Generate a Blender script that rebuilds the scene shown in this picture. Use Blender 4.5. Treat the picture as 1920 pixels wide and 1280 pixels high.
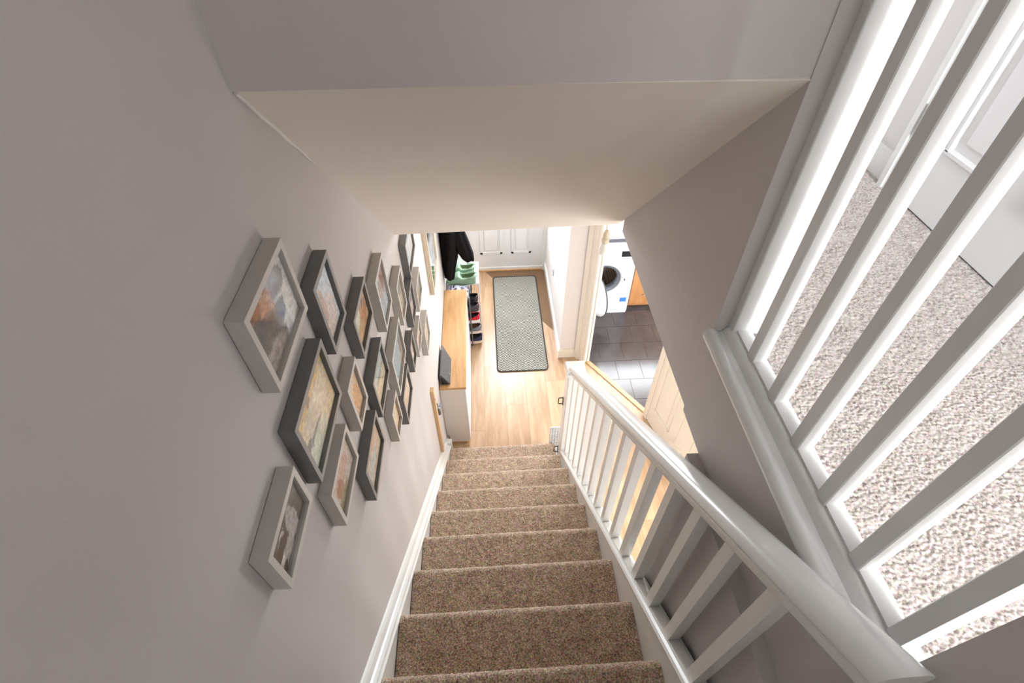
import bpy, bmesh, math, random
import numpy as np
from mathutils import Matrix, Vector
random.seed(7); rng = np.random.default_rng(7)
for o in list(bpy.data.objects): bpy.data.objects.remove(o)
S = bpy.context.scene
C = S.collection

# ------------------------------------------------------------------ camera
cam_d = bpy.data.cameras.new('camera'); cam = bpy.data.objects.new('camera', cam_d); C.objects.link(cam)
cam_d.sensor_width = 36.0; cam_d.lens = 972.856 * 36.0 / 1920.0; cam_d.clip_start = 0.02
cam.matrix_world = Matrix(((0.99844, 0.04300, -0.03559, 0.43043), (-0.05566, 0.71878, -0.69301, -2.09748),
                           (-0.00421, 0.69391, 0.72005, 3.46747), (0, 0, 0, 1)))
S.camera = cam
# ------------------------------------------------------------------ sky, daylight, exposure
W = bpy.data.worlds.new('sky'); S.world = W; W.use_nodes = True
W.node_tree.nodes['Background'].inputs[0].default_value = (0.80, 0.88, 1.0, 1)
W.node_tree.nodes['Background'].inputs[1].default_value = 1.0
S.view_settings.view_transform = 'Standard'; S.view_settings.look = 'None'
S.view_settings.gamma = 1.0; S.view_settings.use_curve_mapping = False
S.view_settings.exposure = 0.5

def area(name, loc, target, sx, sy, watts, col):
    d = bpy.data.lights.new(name, 'AREA'); d.shape = 'RECTANGLE'; d.size = sx; d.size_y = sy
    d.energy = watts; d.color = col
    o = bpy.data.objects.new(name, d); C.objects.link(o); o.location = loc
    o.rotation_euler = (Vector(target) - Vector(loc)).to_track_quat('-Z', 'Y').to_euler()
    return o
# daylight at front door glazing, kitchen window, landing window; plus two added fill lights
area('daylight_front_door', (0.61, 2.300, 1.455), (0.61, 0.0, 1.10), 0.37, 0.80, 36, (0.93, 0.97, 1.0))
area('daylight_kitchen', (1.95, 2.46, 1.55), (1.9, 0.5, 0.6), 1.50, 1.10, 85, (0.94, 0.97, 1.0))
area('fill_kitchen_side', (3.42, .72, 1.15), (1.2, .45, .8), 1.15, 1.60, 72, (0.97, 0.98, 1.0))  # added fill from the unseen kitchen side, brightens hall through the doorway
area('fill_passage_side', (2.06, -.74, 1.08), (.5, -.5, .6), 0.78, 1.75, 30, (1.0, 0.97, 0.93))  # added fill from an invented passage opening, lifts lower treads and left wall
area('daylight_landing', (1.33, -4.52, 3.85), (1.27, 0.0, 3.2), 0.62, 1.20, 145, (0.96, 0.98, 1.0))

# ------------------------------------------------------------------ material helpers
def lin(c):
    return tuple(((v/255)/12.92 if v/255 <= .04045 else (((v/255)+.055)/1.055)**2.4) for v in c)
def nm(name):
    m = bpy.data.materials.new(name); m.use_nodes = True
    nt = m.node_tree; return m, nt, nt.nodes['Principled BSDF']
def coords(nt, kind='Object', scale=(1, 1, 1)):
    t = nt.nodes.new('ShaderNodeTexCoord'); mp = nt.nodes.new('ShaderNodeMapping')
    mp.inputs['Scale'].default_value = scale
    nt.links.new(t.outputs[kind], mp.inputs[0]); return mp.outputs[0]
def ramp(nt, fac, stops):
    r = nt.nodes.new('ShaderNodeValToRGB'); e = r.color_ramp.elements
    e[0].position, e[0].color = stops[0][0], (*stops[0][1], 1)
    e[1].position, e[1].color = stops[-1][0], (*stops[-1][1], 1)
    for p, c in stops[1:-1]:
        k = e.new(p); k.color = (*c, 1)
    nt.links.new(fac, r.inputs[0]); return r.outputs[0]
def noise(nt, vec, scale, detail=3, rough=.5, dist=0):
    n = nt.nodes.new('ShaderNodeTexNoise'); n.inputs['Scale'].default_value = scale
    n.inputs['Detail'].default_value = detail; n.inputs['Roughness'].default_value = rough
    n.inputs['Distortion'].default_value = dist
    nt.links.new(vec, n.inputs['Vector']); return n.outputs['Fac']
def bump(nt, b, h, strength, dist=.002):
    n = nt.nodes.new('ShaderNodeBump'); n.inputs['Strength'].default_value = strength
    n.inputs['Distance'].default_value = dist
    nt.links.new(h, n.inputs['Height']); nt.links.new(n.outputs[0], b.inputs['Normal'])
def math_(nt, op, a, b=None):
    n = nt.nodes.new('ShaderNodeMath'); n.operation = op
    for i, v in enumerate((a, b)):
        if v is None: continue
        if isinstance(v, (int, float)): n.inputs[i].default_value = v
        else: nt.links.new(v, n.inputs[i])
    return n.outputs[0]
def mixc(nt, fac, a, b):
    n = nt.nodes.new('ShaderNodeMix'); n.data_type = 'RGBA'
    for s, v in ((n.inputs[0], fac), (n.inputs[6], a), (n.inputs[7], b)):
        if isinstance(v, (int, float)): s.default_value = v
        elif isinstance(v, tuple): s.default_value = (*v, 1)
        else: nt.links.new(v, s)
    return n.outputs[2]
def paint(name, c, rough=.55, var=.04, nscale=6, bstr=.0, bscale=300, spec=.5, metal=0):
    m, nt, b = nm(name); v = coords(nt); c = lin(c)
    n = noise(nt, v, nscale)
    col = ramp(nt, n, [(.3, tuple(x*(1-var) for x in c)), (.7, tuple(min(1, x*(1+var)) for x in c))])
    nt.links.new(col, b.inputs['Base Color']); b.inputs['Roughness'].default_value = rough
    b.inputs['Specular IOR Level'].default_value = spec; b.inputs['Metallic'].default_value = metal
    if bstr: bump(nt, b, noise(nt, v, bscale, 2), bstr)
    return m
def wood(name, c1, c2, scale=(14, 1.2, 14), rough=.4, rnd=.0, spec=.5):
    m, nt, b = nm(name); v = coords(nt, 'Object', scale)
    if rnd:
        oi = nt.nodes.new('ShaderNodeObjectInfo'); add = nt.nodes.new('ShaderNodeVectorMath'); add.operation = 'ADD'
        mul = math_(nt, 'MULTIPLY', oi.outputs['Random'], 40.0)
        cx = nt.nodes.new('ShaderNodeCombineXYZ')
        for i in range(3): nt.links.new(mul, cx.inputs[i])
        nt.links.new(v, add.inputs[0]); nt.links.new(cx.outputs[0], add.inputs[1]); v = add.outputs[0]
    n1 = noise(nt, v, 1.6, 5, .6, .6); n2 = noise(nt, v, 9, 3, .6)
    f = math_(nt, 'ADD', math_(nt, 'MULTIPLY', n1, .75), math_(nt, 'MULTIPLY', n2, .25))
    if rnd: f = math_(nt, 'ADD', f, math_(nt, 'MULTIPLY', math_(nt, 'SUBTRACT', oi.outputs['Random'], .5), rnd))
    nt.links.new(ramp(nt, f, [(.34, lin(c1)), (.62, lin(c2))]), b.inputs['Base Color'])
    b.inputs['Roughness'].default_value = rough; b.inputs['Specular IOR Level'].default_value = spec
    bump(nt, b, n2, .08, .001); return m
def carpet(name, stops, scale, bscale, bstr, dist, speck=.3):
    m, nt, b = nm(name); v = coords(nt)
    n = noise(nt, v, scale, 2, .7); big = noise(nt, v, scale*.18, 2)
    f = math_(nt, 'ADD', math_(nt, 'MULTIPLY', n, .8), math_(nt, 'MULTIPLY', big, .2))
    base = ramp(nt, f, [(p, lin(c)) for p, c in stops])
    cn = nt.nodes.new('ShaderNodeTexNoise'); cn.inputs['Scale'].default_value = scale*.75; cn.inputs['Detail'].default_value = 2
    nt.links.new(v, cn.inputs['Vector'])
    hs = nt.nodes.new('ShaderNodeHueSaturation'); hs.inputs['Saturation'].default_value = 1.6; nt.links.new(cn.outputs['Color'], hs.inputs['Color'])
    mx = nt.nodes.new('ShaderNodeMix'); mx.data_type = 'RGBA'; mx.blend_type = 'OVERLAY'; mx.inputs[0].default_value = speck
    nt.links.new(base, mx.inputs[6]); nt.links.new(hs.outputs[0], mx.inputs[7]); nt.links.new(mx.outputs[2], b.inputs['Base Color'])
    b.inputs['Roughness'].default_value = .95; b.inputs['Specular IOR Level'].default_value = .1
    b.inputs['Sheen Weight'].default_value = .35; b.inputs['Sheen Roughness'].default_value = .6
    bump(nt, b, noise(nt, v, bscale, 2, .7), bstr, dist); return m

M = {}
M['wall'] = paint('grey_emulsion', (203, 196, 193), .75, .015, 3, .12, 260, .25)
M['ceil'] = paint('cream_ceiling_emulsion', (232, 224, 214), .8, .01, 3, .10, 260, .2)
M['hallwall'] = paint('pale_hall_emulsion', (232, 228, 226), .7, .01, 3, .05, 260, .25)
M['gloss'] = paint('white_gloss_paint', (230, 230, 227), .22, .01, 4, .02, 40)
M['door'] = paint('white_door_paint', (236, 236, 236), .35, .01, 4)
M['cream'] = paint('cream_gloss_paint', (236, 229, 216), .35, .01, 4)
M['plaster_scar'] = paint('bare_caulk', (228, 222, 220), .8, .02, 20)
M['oak'] = wood('oak_laminate', (168, 132, 100), (198, 168, 136), (9, .9, 9), .32, .10)
M['joint'] = paint('floor_joint', (120, 92, 66), .8)
M['thresh'] = wood('threshold_oak', (188, 142, 98), (212, 170, 124), (20, 20, 20), .35)
M['cabtop'] = wood('beech_top', (190, 142, 92), (212, 170, 120), (16, 1.6, 16), .4)
M['orange'] = wood('beech_kitchen_door', (176, 118, 70), (198, 144, 94), (12, 12, 1.4), .4)
M['rawwood'] = wood('raw_pine', (196, 158, 116), (220, 186, 146), (20, 20, 2), .6)
M['palewood'] = wood('limed_wood', (196, 178, 154), (214, 198, 176), (20, 20, 2), .55)
M['stair'] = carpet('brown_twist_carpet', [(.34, (104, 82, 62)), (.45, (166, 140, 116)), (.55, (206, 182, 158)), (.68, (244, 226, 208))], 200, 420, .6, .004, .42)
M['loop'] = carpet('beige_loop_carpet', [(.34, (112, 96, 90)), (.45, (172, 159, 151)), (.60, (196, 185, 178)), (.72, (214, 206, 200))], 200, 380, .3, .002, .14)
M['tile'] = paint('slate_floor_tile', (74, 68, 67), .16, .16, 9, .10, 120)
M['grout'] = paint('pale_grout', (150, 146, 142), .8)
M['white'] = paint('white_enamel', (228, 228, 231), .3, .005, 4)
M['whitelam'] = paint('white_laminate', (226, 220, 214), .45, .01, 5)
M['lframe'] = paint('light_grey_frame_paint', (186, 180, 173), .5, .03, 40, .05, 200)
M['lrim_lit'] = paint('light_grey_frame_front_lit', (206, 201, 195), .38, .02, 40)  # light frame grey made paler: light on the front faces put into colour
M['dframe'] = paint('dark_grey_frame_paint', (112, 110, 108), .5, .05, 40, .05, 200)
M['drim_lit'] = paint('dark_grey_frame_front_lit', (150, 147, 144), .38, .03, 40)  # same dark frame, lightened in colour for the light its front catches
M['black'] = paint('black_wool', (22, 21, 22), .95, .5, 120, .6, 160, .1)
M['blackp'] = paint('black_plastic', (24, 24, 26), .35, .1, 20)
M['grey'] = paint('grey_metal', (120, 120, 120), .35, .05, 20, metal=.6)
M['greyfab'] = paint('grey_felt', (98, 96, 97), .85, .12, 90, .3, 300, .2)
M['green'] = paint('sage_rubber', (128, 158, 132), .5, .05, 20)
M['green_in'] = paint('sage_insole', (92, 118, 80), .7, .06, 30)
M['char'] = paint('charcoal_rubber', (56, 55, 58), .5, .08, 20)
M['red'] = paint('red_canvas', (196, 30, 44), .8, .1, 60, .2, 300)
M['navy'] = paint('navy_canvas', (44, 42, 78), .8, .1, 60, .2, 300)
M['cream_rub'] = paint('cream_rubber', (226, 214, 194), .6, .04, 30)
M['white_can'] = paint('white_canvas', (226, 224, 222), .8, .04, 60, .2, 300)
M['greymesh'] = paint('grey_trainer_mesh', (118, 122, 128), .8, .2, 90, .3, 300)
M['dark'] = paint('dark_lining', (26, 24, 26), .9)
M['brownleather'] = paint('brown_leather', (96, 62, 40), .5, .12, 40)
M['steel'] = paint('drum_steel', (150, 142, 136), .3, .05, 20, metal=.9)
M['gasket'] = paint('grey_rubber_gasket', (116, 120, 128), .5, .05, 20)
M['blue'] = paint('blue_sticker', (74, 134, 206), .4, .15, 120)
M['worktop'] = paint('dark_speckled_worktop', (86, 86, 92), .3, .35, 160)
M['bulb'] = paint('frosted_bulb', (240, 238, 232), .3)
M['bulbcap'] = paint('cream_lamp_holder', (214, 202, 178), .45, .03, 20)
M['brass'] = paint('brass', (178, 146, 84), .3, .05, 20, metal=.9)
M['hinge'] = paint('steel_hinge', (170, 166, 160), .35, .05, 20, metal=.7)
M['binding'] = paint('dark_mat_binding', (64, 62, 58), .9, .2, 160)
M['paper'] = paint('pale_grey_wire', (206, 206, 208), .5)

def glass_mat(name, tint=(1, 1, 1), gloss=.08):
    m = bpy.data.materials.new(name); m.use_nodes = True; nt = m.node_tree; nt.nodes.clear()
    o = nt.nodes.new('ShaderNodeOutputMaterial'); t = nt.nodes.new('ShaderNodeBsdfTransparent')
    g = nt.nodes.new('ShaderNodeBsdfGlossy'); g.inputs['Roughness'].default_value = .05
    t.inputs[0].default_value = (*tint, 1)
    fr = nt.nodes.new('ShaderNodeFresnel'); fr.inputs[0].default_value = 1.45
    mx = nt.nodes.new('ShaderNodeMixShader'); geo = nt.nodes.new('ShaderNodeNewGeometry')
    nt.links.new(math_(nt, 'MULTIPLY', fr.outputs[0], math_(nt, 'SUBTRACT', 1.0, geo.outputs['Backfacing'])), mx.inputs[0]); nt.links.new(t.outputs[0], mx.inputs[1]); nt.links.new(g.outputs[0], mx.inputs[2])
    nt.links.new(mx.outputs[0], o.inputs[0]); return m
M['glass'] = glass_mat('picture_glass'); M['winglass'] = glass_mat('window_glass', (.95, .98, 1))

# ------------------------------------------------------------------ mesh helpers
def link(name, me, mat=None, parent=None, smooth=False):
    o = bpy.data.objects.new(name, me); C.objects.link(o)
    if mat is not None and not me.materials: me.materials.append(mat)
    if parent is not None: o.parent = parent
    if smooth:
        for p in me.polygons: p.use_smooth = True
        if smooth == 'auto': me.set_sharp_from_angle(angle=math.radians(42))
    return o
def me_(verts, faces, name='m'):
    me = bpy.data.meshes.new(name); me.from_pydata([tuple(map(float, v)) for v in verts], [], faces); me.update()
    bm = bmesh.new(); bm.from_mesh(me); bmesh.ops.recalc_face_normals(bm, faces=bm.faces); bm.to_mesh(me); bm.free()
    return me
def merge(*parts):
    V, F = [], []
    for v, f in parts:
        n = len(V); V += [tuple(p) for p in v]; F += [tuple(i+n for i in q) for q in f]
    return V, F
def box(x0, x1, y0, y1, z0, z1):
    return ([(x0,y0,z0),(x1,y0,z0),(x1,y1,z0),(x0,y1,z0),(x0,y0,z1),(x1,y0,z1),(x1,y1,z1),(x0,y1,z1)],
            [(0,3,2,1),(4,5,6,7),(0,1,5,4),(1,2,6,5),(2,3,7,6),(3,0,4,7)])
def rbox(x0, x1, y0, y1, z0, z1, r=.004, seg=2):
    me = me_(*box(x0, x1, y0, y1, z0, z1)); bm = bmesh.new(); bm.from_mesh(me)
    bmesh.ops.bevel(bm, geom=list(bm.edges), offset=r, segments=seg, affect='EDGES', profile=.5)
    bm.to_mesh(me); bm.free(); return me
def prism(poly, a0, a1, fn):
    """poly in 2-D swept from a0 to a1; fn(p, q, a) -> xyz"""
    n = len(poly); V = [fn(p, q, a0) for p, q in poly] + [fn(p, q, a1) for p, q in poly]
    F = [tuple(range(n)), tuple(range(n, 2*n))] + [(i, (i+1) % n, n+(i+1) % n, n+i) for i in range(n)]
    return V, F
def tube(path, r, n=8, closed=False):
    P = [Vector(p) for p in path]; V = []; F = []; L = len(P)
    rr = r if isinstance(r, (list, tuple)) else [r]*L
    up = Vector((0.13, 0.27, 1)).normalized()
    for i, p in enumerate(P):
        a = P[(i-1) % L] if (closed or i > 0) else p; b = P[(i+1) % L] if (closed or i < L-1) else p
        t = (b-a).normalized(); u = t.cross(up)
        if u.length < 1e-3: u = t.cross(Vector((1, 0, 0)))
        u.normalize(); w = t.cross(u)
        for k in range(n):
            c, s = math.cos(2*math.pi*k/n), math.sin(2*math.pi*k/n)
            V.append(tuple(p + (u*c + w*s)*rr[i]))
    m = L if closed else L-1
    for i in range(m):
        j = (i+1) % L
        F += [(i*n+k, i*n+(k+1) % n, j*n+(k+1) % n, j*n+k) for k in range(n)]
    if not closed: F += [tuple(range(n)), tuple(range((L-1)*n, L*n))]
    return V, F
def lathe(prof, n=32, org=(0, 0, 0), axis='z', cap=False):
    V, F = [], []
    for r, h in prof:
        for k in range(n):
            c, s = math.cos(2*math.pi*k/n)*r, math.sin(2*math.pi*k/n)*r
            v = {'z': (c, s, h), 'y': (c, h, s), 'x': (h, c, s)}[axis]
            V.append((v[0]+org[0], v[1]+org[1], v[2]+org[2]))
    for i in range(len(prof)-1):
        F += [(i*n+k, i*n+(k+1) % n, (i+1)*n+(k+1) % n, (i+1)*n+k) for k in range(n)]
    if cap: F += [tuple(range(n)), tuple(range((len(prof)-1)*n, len(prof)*n))]
    return V, F
def struct(name, geo, mat, parent=None):
    me = geo if isinstance(geo, bpy.types.Mesh) else me_(*geo)
    o = link(name, me, mat, parent)
    if parent is None: o['kind'] = 'structure'
    return o
def tag(o, label, cat, group=None):
    o['label'] = label; o['category'] = cat
    if group: o['group'] = group
    return o
def thing(name, loc, label, cat, group=None):
    o = bpy.data.objects.new(name, None); C.objects.link(o); o.location = loc; o.empty_display_size = .05
    return tag(o, label, cat, group)
def part(name, geo, mat, parent, smooth=False, label=None, world=True):
    """geometry given in world coordinates; stored relative to the (unrotated) parent chain"""
    me = geo if isinstance(geo, bpy.types.Mesh) else me_(*geo)
    off = Vector((0, 0, 0)); p = parent
    while p is not None: off += p.location; p = p.parent
    if world: me.transform(Matrix.Translation(-off))
    o = link(name, me, mat, parent, smooth)
    if label: o['label'] = label
    return o
def bisect(me, co, no):
    bm = bmesh.new(); bm.from_mesh(me)
    r = bmesh.ops.bisect_plane(bm, geom=bm.verts[:]+bm.edges[:]+bm.faces[:], plane_co=co, plane_no=no, clear_outer=True)
    ed = [e for e in bm.edges if e.is_boundary]
    if ed: bmesh.ops.edgeloop_fill(bm, edges=ed)
    bmesh.ops.recalc_face_normals(bm, faces=bm.faces)
    bm.to_mesh(me); bm.free(); return len(me.polygons) > 0

# ------------------------------------------------------------------ key dimensions (metres)
XL = .044            # left wall plane
XR = .954            # edge of the landing over the stair
ZL = 2.609           # landing level (base rail)
RISE, GO = .20, .2189
A = Vector((1.270, .961, 0)); B = Vector((1.663, .379, 0))       # ends of the diagonal kitchen doorway
D = (B-A).normalized(); N = Vector((-D.y, D.x, 0))               # N points into the kitchen
if N.x < 0: N = -N

# ------------------------------------------------------------------ the setting
struct('wall_left', box(XL-.12, XL, -4.5, 2.45, -.1, 5.0), M['wall'])
# sloped ceiling over the stair, from the upper end wall down to the hall ceiling
a, b_, c_, d_ = (XL, -1.246, 3.167), (XR, -1.250, 3.158), (XR, -.334, 2.289), (XL, -.279, 2.239)
struct('ceiling_slope', ([a, b_, c_, d_] + [(x, y+.10, z+.10) for x, y, z in (a, b_, c_, d_)],
       [(0,1,2,3), (4,7,6,5), (0,4,5,1), (1,5,6,2), (2,6,7,3), (3,7,4,0)]), M['ceil'])
struct('wall_upper', box(XL, XR+.02, -1.248, -1.15, 3.162, 5.0), M['wall'])
struct('wall_landing_left', box(XR, 1.06, -1.250, -.40, 2.30, 5.0), M['wall'])
struct('wall_fascia', box(XR, 1.03, -2.90, -1.250, 2.283, 2.575), M['wall'])
struct('wall_understair', box(.923, 1.90, -4.5, -1.392, -.1, 2.283), M['wall'])
struct('wall_nib', box(.930, 1.000, -4.17, -1.968, 2.283, 5.0), M['wall'])  # visible end is real; unseen run behind camera set to limit landing light
struct('ceiling_hall', merge(box(XL, 1.06, -.28, 2.45, 2.30, 2.42), box(1.06, 1.95, -1.39, 2.45, 2.30, 2.42), box(1.95, 3.4, -.6, 2.45, 2.30, 2.42)), M['ceil'])
struct('ceiling', box(XL-.12, 1.95, -4.5, -.3, 5.0, 5.1), M['ceil'])

p0, p1 = Vector((XL+.003, -1.238, 3.156)), Vector((XL+.003, -.98, 2.909))
struct('trim_11', tube([p0+(p1-p0)*t_+Vector((0, .0015*math.sin(19*t_), 0)) for t_ in np.linspace(0, 1, 14)], [.0045-.0035*abs(2*t_-.8)**1.5/1.7 for t_ in np.linspace(0, 1, 14)], 6), M['plaster_scar'])

# landing: carpet, far wall, right wall with doors
def grid_mesh(x0, x1, y0, y1, z, step, amp, cell):
    nx, ny = int((x1-x0)/step)+1, int((y1-y0)/step)+1
    gx, gy = np.meshgrid(np.linspace(x0, x1, nx), np.linspace(y0, y1, ny))
    h = bumps(gx, gy, cell)*amp
    V = np.stack([gx, gy, z+h], -1).reshape(-1, 3)
    i = np.arange(nx*ny).reshape(ny, nx)
    F = np.stack([i[:-1, :-1], i[:-1, 1:], i[1:, 1:], i[1:, :-1]], -1).reshape(-1, 4)
    return fast(V, F)
def fast(V, F):
    me = bpy.data.meshes.new('m'); me.vertices.add(len(V)); me.vertices.foreach_set('co', np.asarray(V, np.float32).ravel())
    me.loops.add(F.size); me.loops.foreach_set('vertex_index', F.astype(np.int32).ravel())
    me.polygons.add(len(F)); me.polygons.foreach_set('loop_start', np.arange(0, F.size, F.shape[1], dtype=np.int32))
    me.update(calc_edges=True); me.validate(); return me
def bumps(x, y, cell):
    """rounded loops: distance to a jittered grid of tuft centres"""
    n = 256; jx = np.random.default_rng(3).random((n, n)); jy = np.random.default_rng(4).random((n, n)); hh = np.random.default_rng(5).random((n, n))
    u, v = x/cell, y/cell; iu, iv = np.floor(u).astype(int), np.floor(v).astype(int)
    best = np.full(x.shape, 9.0); ht = np.zeros(x.shape)
    for a in (-1, 0, 1):
        for b in (-1, 0, 1):
            I, J = (iu+a) % n, (iv+b) % n
            d = (iu+a+.15+.7*jx[I, J]-u)**2 + (iv+b+.15+.7*jy[I, J]-v)**2
            k = d < best; best = np.where(k, d, best); ht = np.where(k, hh[I, J], ht)
    return (1-np.clip(best, 0, 1))*(.65+.5*ht)
fl = struct('floor_landing', box(1.03, 1.95, -4.5, -.40, 2.30, 2.588), M['loop'])
part('carpet', grid_mesh(1.03, 1.74, -2.05, -1.40, 2.588, .0020, .0060, .0066), M['loop'], fl, True)
part('carpet', grid_mesh(1.03, 1.74, -1.40, -.42, 2.588, .0030, .0060, .0066), M['loop'], fl, True)
struct('floor_top', box(XL, .93, -4.5, -2.63, 2.30, 2.60), M['loop'])
struct('wall_landing_far', box(1.06, 1.95, -.45, -.35, 2.30, 5.0), M['hallwall'])
struct('wall_landing_right', box(1.745, 1.95, -4.5, -.35, 2.42, 5.0), M['hallwall'])
wb = struct('wall_back', merge(box(XL, .82, -4.5, -4.4, 2.3, 5), box(.82, 1.80, -4.5, -4.4, 2.3, 3.2), box(.82, 1.80, -4.5, -4.4, 4.5, 5), box(1.80, 1.95, -4.5, -4.4, 2.3, 5)), M['wall'])
w1 = struct('window_1', merge(box(.82, 1.80, -4.47, -4.43, 3.2, 3.25), box(.82, 1.80, -4.47, -4.43, 4.45, 4.5), box(.82, .87, -4.47, -4.43, 3.2, 4.5), box(1.75, 1.80, -4.47, -4.43, 3.2, 4.5)), M['gloss'])
part('pane', box(.86, 1.76, -4.453, -4.447, 3.24, 4.46), M['winglass'], w1)

# hall: walls round the front door, right wall, short return and diagonal kitchen wall
struct('wall_front', merge(box(XL, .215, 2.31, 2.43, -.1, 2.3), box(1.005, 1.02, 2.31, 2.43, -.1, 2.3), box(.215, 1.005, 2.31, 2.43, 2.20, 2.3)), M['hallwall'])
struct('wall_right', merge(box(1.017, 1.17, 1.030, 2.45, -.1, 2.3), box(1.16, 1.235, 1.030, 1.11, -.1, 2.3)), M['hallwall'])
E1, E2 = A - D*.12, B + D*.42
def diag(p0, p1, t0, t1, z0, z1):   # box along the diagonal, between offsets t0..t1 along N
    q = [p0+N*t0, p1+N*t0, p1+N*t1, p0+N*t1]
    return ([(v.x, v.y, z0) for v in q]+[(v.x, v.y, z1) for v in q], [(0,3,2,1),(4,5,6,7),(0,1,5,4),(1,2,6,5),(2,3,7,6),(3,0,4,7)])
struct('wall_kitchen', merge(diag(A-D*.135, A-D*.03, -.045, .0, -.1, 2.3), diag(A-D*.03, B+D*.03, -.045, .0, 2.02, 2.3), diag(B+D*.03, B+D*.42, -.045, .0, -.1, 2.3)), M['hallwall'])
struct('wall_passage_right', merge(box(1.90, 2.0, -1.5, -1.14, -.1, 2.3), box(1.90, 2.0, -.34, .03, -.1, 2.3), box(1.90, 2.0, -1.14, -.34, 2.0, 2.3)), M['hallwall'])  # unseen wall; its doorway is added to let the passage fill in
struct('trim_12', merge(box(1.885, 2.005, -1.155, -1.13, 0, 2.0), box(1.885, 2.005, -.35, -.325, 0, 2.0), box(1.885, 2.005, -1.155, -.325, 1.985, 2.02)), M['cream'])  # lining of the added passage opening
struct('trim_1', merge(diag(A-D*.03, A, -.052, .002, 0, 2.02), diag(A-D*.012, A+D*.008, -.020, .002, 0, 2.0)), M['cream'])   # door lining with stop
struct('trim_2', diag(B, B+D*.03, -.052, .002, 0, 2.02), M['cream'])
def arch(p, s, name):  # moulded architrave against the hall face of the diagonal wall
    return struct(name, merge(*[diag(p+D*(s*u0), p+D*(s*u1), -.045-t, -.045, 0, 2.06) for u0, u1, t in ((.006, .024, .014), (.024, .048, .020), (.048, .070, .016), (.070, .112, .026))]), M['cream'])
arch(A, -1, 'trim_3'); arch(B, 1, 'trim_4')
struct('trim_5', diag(A, B, -.034, .004, -.002, .009), M['thresh'])
def skirt(name, x0, x1, y0, y1, mat='gloss'): return struct(name, merge(box(x0, x1, y0, y1, 0, .085), box(x0 if x1-x0 > .1 else x0+.003, x1, y0 if y1-y0 > .1 else y0+.003, y1, .085, .10)), M[mat])
struct('baseboard_right', merge(box(1.001, 1.017, 1.030, 2.31, 0, .085), box(1.006, 1.017, 1.030, 2.31, .085, .10)), M['gloss'])
struct('baseboard_return', merge(box(1.001, 1.15, 1.012, 1.030, 0, .085), box(1.006, 1.15, 1.018, 1.030, .085, .10)), M['cream'])
struct('baseboard_left', merge(box(XL, XL+.016, .02, 2.31, 0, .085), box(XL, XL+.011, .02, 2.31, .085, .10)), M['gloss'])

# laminate floor laid in planks, tiled kitchen floor
flo = struct('floor', box(XL-.1, 2.0, -1.5, 2.45, -.10, -.0035), M['joint'])
pw = .176; x = XL-.06; k = 0
while x < 1.93:
    y = -1.5 - (k*.43) % 1.1
    while y < 2.33:
        y0, y1 = max(y+.0006, -1.45), min(y+1.1-.0006, 2.33)
        if y1 > y0+.02:
            me = me_(*box(max(x+.0006, XL-.05), min(x+pw-.0006, 1.93), y0, y1, -.012, 0))
            if bisect(me, A, N): link('plank', me, M['oak'], flo)
        y += 1.1
    x += pw; k += 1
kf = struct('floor_kitchen', box(1.15, 3.3, -.6, 2.45, -.10, -.004), M['grout'])
ts = .2165
for j in range(-2, 8):
    for i in range(0, 8):
        x0 = 1.162 + i*ts + (.09 if j % 2 else 0) - .09; y0 = .945-ts*2 + (j-1)*ts
        me = me_(*box(x0+.0016, x0+ts-.0016, y0+.0016, y0+ts-.0016, -.012, 0.0))
        ok = bisect(me, A, -N) and bisect(me, (1.172, 0, 0), (-1, 0, 0))
        if ok: link('tile', me, M['tile'], kf)
# kitchen walls and window
struct('wall_kitchen_right', merge(box(3.3, 3.4, -.6, .28, -.1, 2.3), box(3.3, 3.4, 1.16, 2.45, -.1, 2.3), box(3.3, 3.4, .28, 1.16, 2.02, 2.3), box(3.3, 3.4, .28, 1.16, -.1, .25)), M['hallwall'])
w4 = struct('window_added', merge(box(3.33, 3.37, .28, .34, .25, 2.02), box(3.33, 3.37, 1.10, 1.16, .25, 2.02), box(3.33, 3.37, .28, 1.16, .25, .31), box(3.33, 3.37, .28, 1.16, 1.96, 2.02)), M['gloss'])  # unseen window added for the kitchen side fill light
part('pane', box(3.347, 3.353, .33, 1.11, .30, 1.97), M['winglass'], w4)
struct('wall_kitchen_near', box(1.9, 3.4, -.6, -.5, -.1, 2.3), M['hallwall'])
struct('wall_kitchen_far', merge(box(1.15, 1.22, 2.28, 2.40, -.1, 2.3), box(1.22, 2.70, 2.28, 2.40, -.1, 1.02), box(1.22, 2.70, 2.28, 2.40, 2.08, 2.3), box(2.70, 3.4, 2.28, 2.40, -.1, 2.3)), M['hallwall'])
w2 = struct('window_2', merge(box(1.22, 2.70, 2.31, 2.37, 1.02, 1.07), box(1.22, 2.70, 2.31, 2.37, 2.03, 2.08), box(1.22, 1.27, 2.31, 2.37, 1.02, 2.08), box(2.65, 2.70, 2.31, 2.37, 1.02, 2.08), box(1.93, 1.98, 2.31, 2.37, 1.02, 2.08)), M['gloss'])
for x0, x1 in ((1.265, 1.935), (1.975, 2.655)): part('pane', box(x0, x1, 2.337, 2.343, 1.06, 2.04), M['winglass'], w2)
struct('trim_6', box(1.22, 2.70, 2.20, 2.32, 1.0, 1.02), M['gloss'])

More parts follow.
